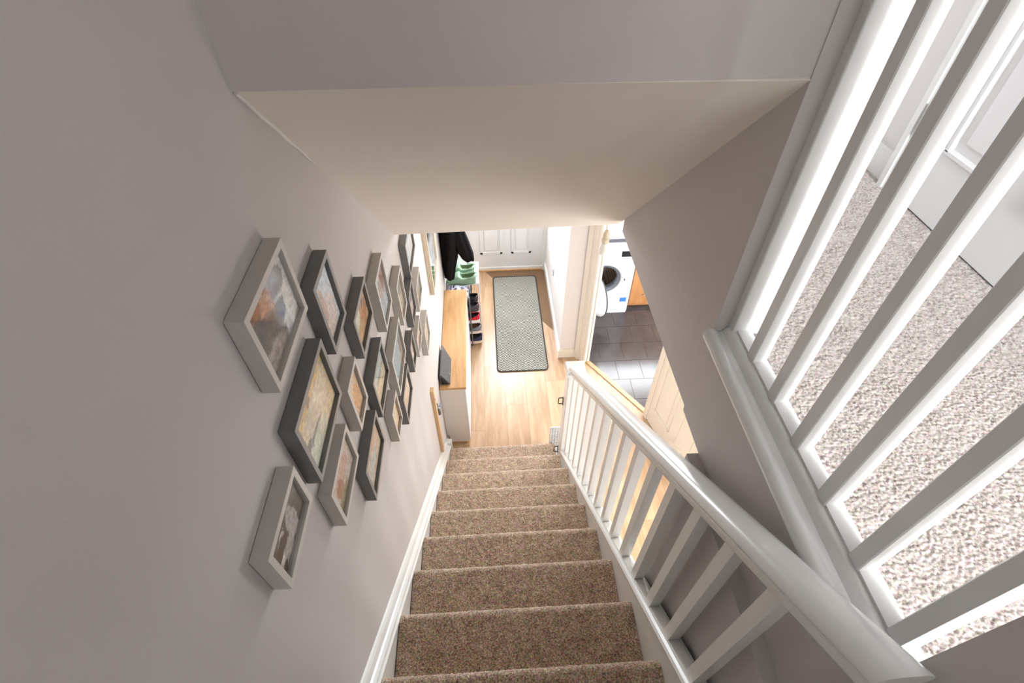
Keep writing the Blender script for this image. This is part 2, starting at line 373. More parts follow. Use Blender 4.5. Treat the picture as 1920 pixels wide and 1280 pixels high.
# front door (glazed above), letter plate, weather bar
fd = struct('door_1', merge(box(.235, .42, 2.312, 2.352, .005, 1.98), box(.80, .985, 2.312, 2.352, .005, 1.98), box(.42, .80, 2.312, 2.352, .005, 1.05), box(.42, .80, 2.312, 2.352, 1.86, 1.98)), M['door'])
for x0, x1 in ((.335, .560), (.655, .860)):
    z0, z1 = .215, .86
    part('panel_moulding', merge(box(x0, x1, 2.302, 2.313, z0, z0+.022), box(x0, x1, 2.302, 2.313, z1-.022, z1), box(x0, x0+.022, 2.302, 2.313, z0, z1), box(x1-.022, x1, 2.302, 2.313, z0, z1)), M['door'], fd)
    part('panel', rbox(x0+.045, x1-.045, 2.304, 2.314, z0+.045, z1-.045, .006), M['door'], fd)
part('pane', box(.41, .81, 2.329, 2.335, 1.04, 1.87), M['winglass'], fd)
part('weather_bar', box(.235, .985, 2.300, 2.313, .006, .040), M['door'], fd)
struct('trim_7', merge(box(.198, .235, 2.285, 2.36, 0, 2.04), box(.985, 1.017, 2.285, 2.36, 0, 2.04), box(.198, 1.017, 2.285, 2.36, 1.98, 2.04)), M['gloss'])
struct('trim_8', box(.20, 1.012, 2.286, 2.345, -.002, .014), M['thresh'])
struct('window_3', merge(box(.215, 1.005, 2.33, 2.37, 2.04, 2.06), box(.215, 1.005, 2.33, 2.37, 2.18, 2.20)), M['gloss'])

# kitchen door standing open against the passage
hinge = Vector((1.632, .335, 0)); ld = Vector((.235, -.972, 0)).normalized(); ln = Vector((ld.y, -ld.x, 0))
if ln.x > 0: ln = -ln      # towards the stair
def leafbox(u0, u1, t0, t1, z0, z1):
    q = [hinge+ld*u0+ln*t0, hinge+ld*u1+ln*t0, hinge+ld*u1+ln*t1, hinge+ld*u0+ln*t1]
    return ([(v.x, v.y, z0) for v in q]+[(v.x, v.y, z1) for v in q], [(0,3,2,1),(4,5,6,7),(0,1,5,4),(1,2,6,5),(2,3,7,6),(3,0,4,7)])
kd = struct('door_2', leafbox(0, .69, -.035, 0, .008, 1.98), M['cream'])
for u0, u1 in ((.085, .305), (.385, .605)):
    for z0, z1 in ((.20, .80), (.92, 1.82)):
        part('panel_moulding', merge(leafbox(u0, u1, 0, .007, z0, z0+.018), leafbox(u0, u1, 0, .007, z1-.018, z1), leafbox(u0, u0+.018, 0, .007, z0, z1), leafbox(u1-.018, u1, 0, .007, z0, z1)), M['cream'], kd)
        part('panel', leafbox(u0+.045, u1-.045, 0, .004, z0+.045, z1-.045), M['cream'], kd)
hx = hinge+ld*.635
part('door_handle', merge(leafbox(.615, .655, 0, .008, .92, 1.08), tube([hx+ln*.005+Vector((0, 0, 1.02)), hx+ln*.045+Vector((0, 0, 1.02)), hx-ld*.10+ln*.045+Vector((0, 0, 1.02))], .008, 8)), M['brass'], kd)

# landing doors on the right
def ldoor(name, ya, yb, skew):
    x = 1.722
    d = struct(name, box(x, x+.036, ya, yb, 2.598, 4.55), M['door'])
    s = 1 if yb > ya else -1
    y0, y1 = min(ya, yb), max(ya, yb); w = (y1-y0)
    for a0, a1 in ((y0+.095, y0+w/2-.045), (y0+w/2+.045, y1-.095)):
        for z0, z1 in ((2.775, 3.42), (3.55, 4.42)):
            part('panel_moulding', merge(*[prism([(0, 0), (.009, .006), (.009, .016), (0, .024)], 0, 1, f) for f in (
                lambda p, q, t, a0=a0, a1=a1, z0=z0: (x-p, a0+(a1-a0)*t, z0+q), lambda p, q, t, a0=a0, a1=a1, z1=z1: (x-p, a0+(a1-a0)*t, z1-q),
                lambda p, q, t, a0=a0, z0=z0, z1=z1: (x-p, a0+q, z0+.013+(z1-z0-.026)*t), lambda p, q, t, a1=a1, z0=z0, z1=z1: (x-p, a1-q, z0+.013+(z1-z0-.026)*t))]), M['door'], d)
            part('panel', rbox(x-.006, x+.01, a0+.05, a1-.05, z0+.05, z1-.05, .005), M['door'], d)
    return d
d3 = ldoor('door_3', -1.40, -.675, 0)
for z in (2.82, 4.25):
    part('hinge', merge(box(1.708, 1.724, -.673, -.650, z-.045, z+.045), tube([(1.714, -.672, z-.045), (1.714, -.672, z+.045)], .006, 8)), M['hinge'], d3)
def lining(name, y0, y1):
    return struct(name, merge(box(1.735, 1.76, y0-.012, y0, 2.59, 4.60), box(1.735, 1.76, y1, y1+.012, 2.59, 4.60),
        *[box(1.745-t, 1.745, y1+u0, y1+u1, 2.59, 4.66) for u0, u1, t in ((.004, .020, .020), (.020, .040, .028), (.040, .062, .034))],
        *[box(1.745-t, 1.745, y0-u1, y0-u0, 2.59, 4.66) for u0, u1, t in ((.004, .020, .020), (.020, .040, .028), (.040, .062, .034))]), M['gloss'])
lining('trim_9', -1.405, -.668)
d4 = ldoor('door_4', -2.32, -1.60, 0); lining('trim_10', -2.325, -1.595)
struct('baseboard_landing', merge(box(1.06, 1.745, -.465, -.45, 2.59, 2.69), box(1.731, 1.745, -.60, -.45, 2.59, 2.69), box(1.731, 1.745, -1.53, -1.47, 2.59, 2.69)), M['gloss'])

# ------------------------------------------------------------------ staircase
st = thing('staircase', (.47, -.2, 0), 'straight staircase with brown carpeted treads, white string and white balustrade', 'staircase')
def tread_mesh(x0, x1, k):
    """carpet over one step: riser below, rounded nosing, tread running back to the next riser"""
    yn, z = -(k-1)*GO, k*RISE
    prof = [(yn-.026, z-RISE-.004), (yn-.026, z-.046)]
    for t in np.linspace(-80, 90, 9):
        prof.append((yn-.022+.022*math.cos(math.radians(t)), z-.022+.022*math.sin(math.radians(t))))
    prof.append((yn-GO-.03, z))
    P = [np.array(p) for p in prof]; pts = [P[0]]
    for q0, q1 in zip(P, P[1:]):
        n = max(1, int(np.linalg.norm(q1-q0)/.005))
        for i in range(1, n+1): pts.append(q0+(q1-q0)*i/n)
    pts = np.array(pts); tan = np.gradient(pts, axis=0); tan /= np.linalg.norm(tan, axis=1)[:, None]
    nor = np.stack([-tan[:, 1], tan[:, 0]], 1)*-1
    arc = np.concatenate([[0], np.cumsum(np.linalg.norm(np.diff(pts, axis=0), axis=1))])
    nx = int((x1-x0)/.005)+1; xs = np.linspace(x0, x1, nx)
    gx, ga = np.meshgrid(xs, arc); h = bumps(gx+k*.37, ga+k*.61, .0075)*.0042 - .002
    r = np.random.default_rng(k); h = h + r.normal(0, .0007, h.shape)
    s = np.sign((nor[:, 1]).sum()) or 1
    V = np.stack([gx, pts[:, 0][:, None]+nor[:, 0][:, None]*h*s, pts[:, 1][:, None]+nor[:, 1][:, None]*h*s], -1).reshape(-1, 3)
    i = np.arange(V.shape[0]).reshape(gx.shape)
    F = np.stack([i[:-1, :-1], i[:-1, 1:], i[1:, 1:], i[1:, :-1]], -1).reshape(-1, 4)
    return fast(V, F)
for k in range(1, 13):
    part('tread', tread_mesh(.0835, .8565 if k > 2 else .847, k), M['stair'], st, True)
prof = [(.2+.0, -.02)]
core = [(-.03, 0)] + [p for k in range(1, 14) for p in ((-(k-1)*GO-.03, k*RISE-.012), (-k*GO-.03, k*RISE-.012))] + [(-13*GO-.03, 0)]
part('carcase', prism(core, .078, .860, lambda p, q, a: (a, p, q)), M['gloss'], st)
nose = lambda y: RISE - y*RISE/GO
# wall string with moulded capping
def sweep(poly, y0, y1, zf): return prism(poly, y0, y1, lambda p, q, a: (p, a, zf(a)+q))
ls = part('wall_string', sweep([(XL, -.36), (.080, -.36), (.080, -.020), (XL, -.020)], -2.7, .045, nose), M['gloss'], st)
part('string_moulding', sweep([(XL, -.022), (.083, -.022), (.083, -.010), (.077, -.004), (.074, .006), (.066, .014), (.061, .016), (.060, .028), (.056, .040), (.050, .048), (XL, .052)], -2.7, .05, nose), M['gloss'], ls)
part('string_plinth', merge(box(XL, .090, .040, .075, 0, .20)), M['gloss'], ls)
# outer string, its capping, balusters and handrail
zs = lambda y: .58 - .965*(y+.38)
rs = part('outer_string', sweep([(.857, -.30), (.902, -.30), (.902, -.024), (.857, -.024)], -2.7, -.15, zs), M['gloss'], st)
part('string_capping', sweep([(.855, -.026), (.912, -.026), (.914, -.014), (.910, -.002), (.902, 0), (.866, 0), (.858, -.004), (.853, -.014)], -1.98, -.16, zs), M['gloss'], rs)
part('spandrel_panel', ([(.872, -.15, 0), (.872, -1.39, 0), (.872, -1.39, zs(-1.39)-.29), (.872, -.15, max(.02, zs(-.15)-.29)), (.892, -.15, 0), (.892, -1.39, 0), (.892, -1.39, zs(-1.39)-.29), (.892, -.15, max(.02, zs(-.15)-.29))],
     [(0,1,2,3), (4,7,6,5), (0,4,5,1), (1,5,6,2), (2,6,7,3), (3,7,4,0)]), M['gloss'], st)
zt = lambda y: 1.40 - .846*(y+.348)
BW = .031
def skewpost(x0, x1, y0, y1, za, zb):   # square post cut on the rake at both ends
    return ([(x0,y0,za(y0)),(x1,y0,za(y0)),(x1,y1,za(y1)),(x0,y1,za(y1)),(x0,y0,zb(y0)),(x1,y0,zb(y0)),(x1,y1,zb(y1)),(x0,y1,zb(y1))],
            [(0,3,2,1),(4,5,6,7),(0,1,5,4),(1,2,6,5),(2,3,7,6),(3,0,4,7)])
BY = [-.268-.1215*i for i in range(14)]
for i, y in enumerate(BY):
    part('baluster', skewpost(.870, .870+BW, y, y+BW, lambda t: zs(t)-.002, lambda t: zt(t)-.058), M['gloss'], st)
    if i:   # fillet between two balusters
        part('string_fillet', sweep([(.872, -.001), (.899, -.001), (.899, .005), (.872, .005)], y+BW, BY[i-1], zs), M['gloss'], rs)
hp = [(-.026, -.070), (.026, -.070), (.028, -.066), (.028, -.050), (.025, -.046), (.026, -.042), (.031, -.038), (.034, -.030), (.033, -.018), (.027, -.007), (.015, -.001), (0, 0), (-.015, -.001), (-.027, -.007), (-.033, -.018), (-.034, -.030), (-.031, -.038), (-.026, -.042), (-.025, -.046), (-.028, -.050), (-.028, -.066)]
part('handrail', prism(hp, -.185, -1.99, lambda p, q, a: (.885+p, a, zt(a)+q)), M['gloss'], st, 'auto')
nw = part('newel_post', rbox(.854, .946, -.190, -.100, 0, 1.165, .004), M['gloss'], st)
cpv = lambda e, z: [(.900-e, -.145-e*.98, z), (.900+e, -.145-e*.98, z), (.900+e, -.145+e*.98, z), (.900-e, -.145+e*.98, z)]
V = sum([cpv(e, z) for e, z in ((.047, 1.160), (.050, 1.166), (.053, 1.172), (.056, 1.176), (.056, 1.194), (.052, 1.199), (.0, 1.200))], [])
F = [(0, 3, 2, 1)] + [(r*4+i, r*4+(i+1) % 4, r*4+4+(i+1) % 4, r*4+4+i) for r in range(6) for i in range(4)]
part('newel_cap', (V, F), M['gloss'], nw)

# landing balustrade
lb = thing('landing_balustrade', (1.01, -1.6, 2.57), 'white square-spindle balustrade along the edge of the upstairs landing', 'balustrade')
part('base_rail', prism([(.940, 2.566), (.931, 2.580), (.930, 2.592), (.934, 2.599), (.942, 2.603), (.953, 2.602), (.960, 2.596), (.966, 2.593), (.974, 2.594), (.980, 2.602), (.986, 2.608), (.994, 2.609), (1.034, 2.609), (1.034, 2.566)], -1.968, -1.252, lambda p, q, a: (p, a, q)), M['gloss'], lb, 'auto')
part('half_newel', rbox(.988, 1.064, -1.272, -1.245, 2.60, 3.62, .003), M['gloss'], lb)
for i in range(6):
    y = -1.370-.1116*i
    part('baluster', rbox(.996, 1.0275, y, y+.0285, 2.606, 3.56, .0018, 1), M['gloss'], lb)
    part('base_fillet', box(.998, 1.0265, (y-.1116+.0285) if i < 5 else -1.968, y, 2.608, 2.615), M['gloss'], lb)
part('base_fillet', box(.998, 1.0265, -1.3415, -1.272, 2.608, 2.615), M['gloss'], lb)
part('top_rail', prism([(x_*1.0+1.012, z_+3.62) for x_, z_ in hp], -1.27, -1.968, lambda p, q, a: (p, a, q)), M['gloss'], lb)

# ------------------------------------------------------------------ picture gallery on the left wall
def photo_mat(base, blobs, seed=0, fine=.42):
    """flat print: coloured shapes given as (u, v, ru, rv, colour) over a base colour"""
    m, nt, b = nm('photo_print')
    t = nt.nodes.new('ShaderNodeTexCoord'); uv = t.outputs['UV']
    nz = nt.nodes.new('ShaderNodeTexNoise'); nz.inputs['Scale'].default_value = 6; nz.inputs['Detail'].default_value = 8; nz.inputs['Roughness'].default_value = .7
    mp = nt.nodes.new('ShaderNodeMapping'); mp.inputs['Location'].default_value = (seed*3.7, seed*1.9, seed)
    nt.links.new(uv, mp.inputs[0]); nt.links.new(mp.outputs[0], nz.inputs['Vector'])
    ad = nt.nodes.new('ShaderNodeMix'); ad.data_type = 'VECTOR'; ad.inputs[0].default_value = .22
    nt.links.new(uv, ad.inputs[4]); nt.links.new(nz.outputs['Color'], ad.inputs[5])
    sep = nt.nodes.new('ShaderNodeSeparateXYZ'); nt.links.new(ad.outputs[1], sep.inputs[0])
    U, Vv = sep.outputs[0], sep.outputs[1]
    n2 = noise(nt, mp.outputs[0], 11, 8, .75)
    mr0 = nt.nodes.new('ShaderNodeMapRange'); mr0.inputs[1].default_value = .36; mr0.inputs[2].default_value = .64; nt.links.new(n2, mr0.inputs[0]); n2 = mr0.outputs[0]
    col = mixc(nt, n2, tuple(x*(1-fine) for x in lin(base)), tuple(min(1, x*(1+fine)) for x in lin(base)))
    for (u, v, ru, rv, c) in blobs:
        u, v = u*.78+.11, v*.78+.11
        d = math_(nt, 'ADD', math_(nt, 'POWER', math_(nt, 'DIVIDE', math_(nt, 'SUBTRACT', U, u), ru), 2.0) if 0 else math_(nt, 'MULTIPLY', math_(nt, 'DIVIDE', math_(nt, 'SUBTRACT', U, u), ru), math_(nt, 'DIVIDE', math_(nt, 'SUBTRACT', U, u), ru)),
                  math_(nt, 'MULTIPLY', math_(nt, 'DIVIDE', math_(nt, 'SUBTRACT', Vv, v), rv), math_(nt, 'DIVIDE', math_(nt, 'SUBTRACT', Vv, v), rv)))
        mr = nt.nodes.new('ShaderNodeMapRange'); mr.inputs[1].default_value = .75; mr.inputs[2].default_value = 1.15
        mr.inputs[3].default_value = 1; mr.inputs[4].default_value = 0; nt.links.new(d, mr.inputs[0])
        cc = mixc(nt, n2, tuple(x*(1-fine) for x in lin(c)), tuple(min(1, x*(1+fine)) for x in lin(c)))
        col = mixc(nt, mr.outputs[0], col, cc)
    nt.links.new(col, b.inputs['Base Color']); b.inputs['Roughness'].default_value = .4
    return m
SKIN, GRY, WHT, DRK, BRN, BLU, SND, GRN = (196, 158, 136), (150, 150, 152), (222, 222, 222), (60, 58, 58), (124, 78, 56), (168, 182, 196), (214, 190, 150), (120, 124, 92)
photos = {
 1: (GRY, [(.72, .55, .30, .5, WHT), (.75, .75, .16, .14, (120, 120, 124)), (.62, .40, .12, .12, (110, 112, 122)), (.32, .62, .22, .34, (150, 96, 74)), (.40, .62, .12, .2, SKIN), (.16, .45, .14, .26, (104, 100, 98)), (.35, .25, .22, .3, (120, 112, 108)), (.2, .1, .3, .16, (176, 166, 158))]),
 2: ((196, 206, 214), [(.5, .3, .35, .25, (206, 186, 172)), (.3, .55, .12, .2, (190, 160, 146))]),
 3: (SND, [(.6, .5, .28, .4, (196, 132, 82)), (.25, .7, .2, .3, (226, 218, 204)), (.75, .7, .06, .12, DRK), (.3, .2, .3, .2, (206, 170, 120))]),
 4: ((200, 204, 208), [(.8, .75, .14, .3, (176, 130, 110)), (.45, .5, .14, .2, (190, 160, 150)), (.3, .2, .3, .2, (176, 184, 194))]),
 5: ((176, 166, 150), [(.4, .7, .3, .25, (140, 128, 112)), (.5, .25, .3, .22, (206, 190, 150))]),
 6: ((176, 168, 156), [(.5, .6, .25, .3, (120, 104, 96)), (.6, .25, .2, .2, (212, 196, 168))]),
 7: ((222, 224, 226), [(.7, .8, .16, .16, (190, 198, 206)), (.3, .3, .2, .3, (206, 212, 216))]),
 8: ((170, 166, 160), [(.4, .7, .3, .25, (130, 128, 120)), (.5, .25, .25, .25, (186, 176, 156))]),
 9: ((206, 200, 192), [(.5, .5, .3, .35, (176, 166, 158))]),
 10: ((214, 214, 212), [(.3, .78, .5, .28, (92, 86, 90)), (.4, .2, .3, .2, (236, 238, 240)), (.25, .05, .25, .12, (96, 120, 92))]),
 11: ((176, 188, 190), [(.5, .5, .45, .4, (164, 180, 184)), (.85, .3, .06, .35, (150, 90, 84)), (.8, .08, .12, .1, SKIN)]),
 12: ((212, 190, 160), [(.6, .5, .2, .3, (226, 214, 196))]),
 13: ((208, 196, 178), [(.55, .4, .2, .3, (180, 150, 120))]),
 14: ((186, 198, 198), [(.5, .12, .6, .32, (216, 200, 166)), (.55, .45, .3, .05, (140, 146, 136))]),
 15: ((224, 192, 156), [(.45, .7, .25, .2, (236, 212, 186)), (.6, .35, .25, .25, (216, 160, 112))]),
 16: ((220, 200, 160), [(.5, .88, .45, .12, (214, 180, 110)), (.42, .78, .06, .08, (110, 86, 62)), (.55, .5, .35, .2, (226, 206, 182)), (.30, .34, .22, .035, (110, 104, 98)), (.12, .38, .05, .07, (96, 92, 90)), (.15, .12, .4, .18, (206, 210, 190))]),
 17: ((206, 196, 186), [(.5, .85, .3, .14, (222, 196, 150)), (.5, .55, .3, .18, (214, 176, 160)), (.3, .4, .12, .2, (176, 120, 96)), (.3, .12, .25, .12, (150, 140, 100))]),
 18: ((214, 196, 176), [(.6, .8, .25, .2, (220, 170, 136)), (.4, .35, .3, .2, (196, 204, 200)), (.4, .1, .3, .12, (206, 190, 176))]),
 19: ((220, 196, 146), [(.6, .5, .15, .3, (226, 210, 176))]),
 20: ((216, 204, 184), [(.5, .5, .25, .4, (204, 186, 162))]),
 21: ((96, 88, 78), [(.55, .93, .25, .1, (216, 216, 212)), (.30, .62, .09, .05, (220, 216, 210)), (.25, .45, .2, .16, (86, 66, 52)), (.62, .35, .12, .30, (186, 180, 178)), (.35, .18, .24, .14, (190, 184, 180)), (.1, .3, .12, .05, (226, 222, 216)), (.12, .12, .06, .06, (70, 58, 46))]),
}
frames = [
 (1, 'l', -1.541, -1.333, 2.791, 2.954, 'large light grey box frame at the top left of the gallery, grey and rust photo'),
 (2, 'd', -1.283, -1.146, 2.604, 2.793, 'dark grey box frame with pale blue photo, right beside the top left light frame'),
 (3, 'd', -1.118, -0.934, 2.407, 2.547, 'small dark grey box frame with orange photo, third along the top row'),
 (4, 'l', -0.839, -0.682, 2.232, 2.444, 'light grey upright box frame with pale photo, fourth along the top row'),
 (5, 'l', -0.577, -0.439, 2.008, 2.204, 'light grey box frame with tan photo, fifth along the top row'),
 (6, 'd', -0.394, -0.258, 1.817, 1.995, 'small dark grey box frame directly under the highest dark frame near the soffit edge'),
 (7, 'd', -0.262, -0.010, 1.990, 2.170, 'dark grey box frame with white photo, tucked right under the sloped ceiling edge'),
 (8, 'l', -0.189, -0.012, 1.724, 1.867, 'light grey box frame with grey photo, beside the tall limed wood frame'),
 (9, 'l', -0.167, 0.005, 1.380, 1.560, 'pale box frame hanging lowest and furthest down the hall, above the shoe cabinet'),
 (11, 'l', -0.872, -0.641, 1.926, 2.118, 'light grey box frame with pale blue-green photo in the middle of the gallery'),
 (12, 'd', -0.561, -0.45, 1.7, 1.855, 'narrow dark grey box frame with beige photo in the lower far part of the gallery'),
 (13, 'l', -0.397, -0.231, 1.620, 1.740, 'small light grey box frame between a dark frame and the furthest pale frame'),
 (14, 'd', -1.118, -0.925, 2.133, 2.295, 'dark grey box frame with photo split into blue-grey sky and sand'),
 (15, 'l', -1.297, -1.182, 2.32, 2.487, 'small light grey box frame with peach photo beside the largest dark frame'),
 (16, 'd', -1.558, -1.328, 2.521, 2.703, 'large dark grey box frame with sandy photo below the top left light frame'),
 (17, 'l', -1.552, -1.367, 2.313, 2.455, 'light grey box frame with pink brick photo at the lower edge of the gallery'),
 (18, 'd', -1.367, -1.159, 2.072, 2.228, 'dark grey box frame with peach photo at the lower edge of the gallery'),
 (19, 'l', -1.027, -0.915, 1.857, 2.018, 'small light grey box frame with yellow photo at the lower edge of the gallery'),
 (20, 'd', -0.854, -0.664, 1.716, 1.877, 'dark grey box frame with cream photo, lowest dark frame of the far end'),
 (21, 'l', -1.771, -1.607, 2.552, 2.671, 'light grey box frame with dark brown photo, nearest the top of the stairs'),
]
def frame_thing(num, kind, y0, y1, z0, z1, label, depth=.030, rim=.0125, mats=None):
    side, front = mats or ((M['lframe'], M['lrim_lit']) if kind == 'l' else (M['dframe'], M['drim_lit']))
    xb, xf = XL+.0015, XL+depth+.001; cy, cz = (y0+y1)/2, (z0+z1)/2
    t = thing('picture_frame', (XL, cy, z0), label, 'picture frame', 'photo gallery on the stair wall')
    # four mitred rails, one after another
    out = [(y0, z0), (y1, z0), (y1, z1), (y0, z1)]; inn = [(y0+rim, z0+rim), (y1-rim, z0+rim), (y1-rim, z1-rim), (y0+rim, z1-rim)]
    for i in range(4):
        j = (i+1) % 4; q = [out[i], out[j], inn[j], inn[i]]
        V = [(xb, y, z) for y, z in q] + [(xf-.0008, y, z) for y, z in q]
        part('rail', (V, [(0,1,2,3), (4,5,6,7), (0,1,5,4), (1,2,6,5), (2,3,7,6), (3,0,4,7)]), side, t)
    V = [(xf-.0008, y, z) for y, z in out+inn] + [(xf, y, z) for y, z in out+inn]
    F = []
    for i in range(4):
        j = (i+1) % 4; F += [(8+i, 8+j, 12+j, 12+i), (i, j, 8+j, 8+i), (4+i, 4+j, 12+j, 12+i)]
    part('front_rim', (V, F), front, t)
    xp = xf-.0105
    me = me_([(xp, y, z) for y, z in inn], [(0, 1, 2, 3)])
    uvl = me.uv_layers.new(name='UVMap')
    for lp in me.loops:
        v = me.vertices[lp.vertex_index].co
        uvl.data[lp.index].uv = ((v.y-inn[0][0])/(inn[1][0]-inn[0][0]), (v.z-inn[0][1])/(inn[2][1]-inn[0][1]))
    bs, bl = photos[num]
    part('photo', me, photo_mat(bs, bl, num), t)
    part('backing', box(XL+.0005, xp-.001, y0+rim*.5, y1-rim*.5, z0+rim*.5, z1-rim*.5), M['dark'], t)
    part('glass', box(xp+.0035, xp+.0048, inn[0][0], inn[1][0], inn[0][1], inn[2][1]), M['glass'], t)
for fr in frames: frame_thing(*fr)
frame_thing(10, 'l', .415, .800, 1.310, 1.99, 'tall limed wood frame with dark patterned picture hanging beyond the grey box frames', .028, .016, (M['palewood'], M['palewood']))

# ------------------------------------------------------------------ hall furniture
cb = thing('shoe_cabinet', (.14, .67, 0), 'slim white shoe cabinet with beech top along the left hall wall', 'cabinet')
cx0, cx1, cy0, cy1 = .064, .2215, .160, 1.184
sp_ = [(.066, .03), (cx1-.012, .03), (cx1-.012, .676), (.0465, .676), (.0465, .125), (.066, .105)]
part('side_panel', prism(sp_, cy0, cy0+.016, lambda p, q, a: (p, a, q)), M['whitelam'], cb)
part('side_panel', prism(sp_, cy1-.016, cy1, lambda p, q, a: (p, a, q)), M['whitelam'], cb)
part('back_panel', box(cx0, cx0+.006, cy0+.016, cy1-.016, .03, .676), M['whitelam'], cb)
part('plinth', box(cx0+.01, cx1-.025, cy0+.006, cy1-.006, 0, .032), M['thresh'], cb)
part('top', rbox(.0465, .2295, .152, 1.188, .676, .697, .003), M['cabtop'], cb)
for i in range(2):
    y0 = cy0+.003+i*(cy1-cy0)/2; y1 = y0+(cy1-cy0)/2-.006
    for j in range(2):
        z0 = .04+j*.318
        fr_ = part('flap', rbox(cx1-.012, cx1+.002, y0, y1, z0, z0+.312, .002), M['white'], cb)
# grey wedge pouch on the cabinet
po = thing('felt_pouch', (.085, .35, .697), 'grey felt wedge-shaped pouch leaning on the wall on the beech cabinet top', 'pouch')
prf = [(.056, .698), (.121, .698), (.116, .716), (.070, .792), (.060, .797), (.055, .790)]
me = me_(*prism(prf, .185, .42, lambda p, q, a: (p, a, q)))
part('body', me, M['greyfab'], po)
part('end_flap', ([(.056, .42, .698), (.121, .42, .698), (.060, .42, .795), (.058, .50, .702), (.075, .50, .702), (.058, .50, .772)], [(0, 1, 2), (3, 5, 4), (0, 3, 4, 1), (1, 4, 5, 2), (2, 5, 3, 0)]), M['greyfab'], po)
part('gusset', ([(.062, .186, .702), (.113, .186, .702), (.066, .186, .780), (.072, .176, .712), (.098, .176, .712), (.071, .176, .762)], [(0, 2, 1), (3, 4, 5), (0, 1, 4, 3), (1, 2, 5, 4), (2, 0, 3, 5)]), M['dark'], po)
part('snap_button', tube([(.112, .26, .722), (.116, .26, .725)], .005, 12), M['hinge'], po)

# shoe rack beyond the cabinet: white top, grey posts, wire shelves
rk = thing('shoe_rack', (.19, 1.44, 0), 'grey metal shoe rack with white top board between beech cabinet and front door', 'shoe rack')
part('top', rbox(.050, .326, 1.375, 1.68, .582, .600, .003), M['white'], rk)
part('top_shelf', merge(*[tube([(x_, 1.212, .535), (x_, 1.40, .535)], .004, 6) for x_ in (.075, .115, .155, .195, .237)], *[tube([(.072, y_, .535), (.240, y_, .535)], .004, 6) for y_ in (1.215, 1.375)]), M['grey'], rk)
for x_ in (.072, .240):
    for y_ in (1.212, 1.668):
        part('post', tube([(x_, y_, 0), (x_, y_, .582)], .0075, 10), M['grey'], rk)
SH = [.022, .150, .282, .415]
for z_ in SH:
    part('shelf', merge(*[tube([(x_, 1.212, z_), (x_, 1.668, z_)], .004, 6) for x_ in (.075, .115, .155, .195, .237)],
                        *[tube([(.072, y_, z_), (.240, y_, z_)], .004, 6) for y_ in (1.215, 1.44, 1.665)]), M['grey'], rk)
part('back_panel', box(.313, .324, 1.50, 1.678, .0, .582), M['white'], rk)

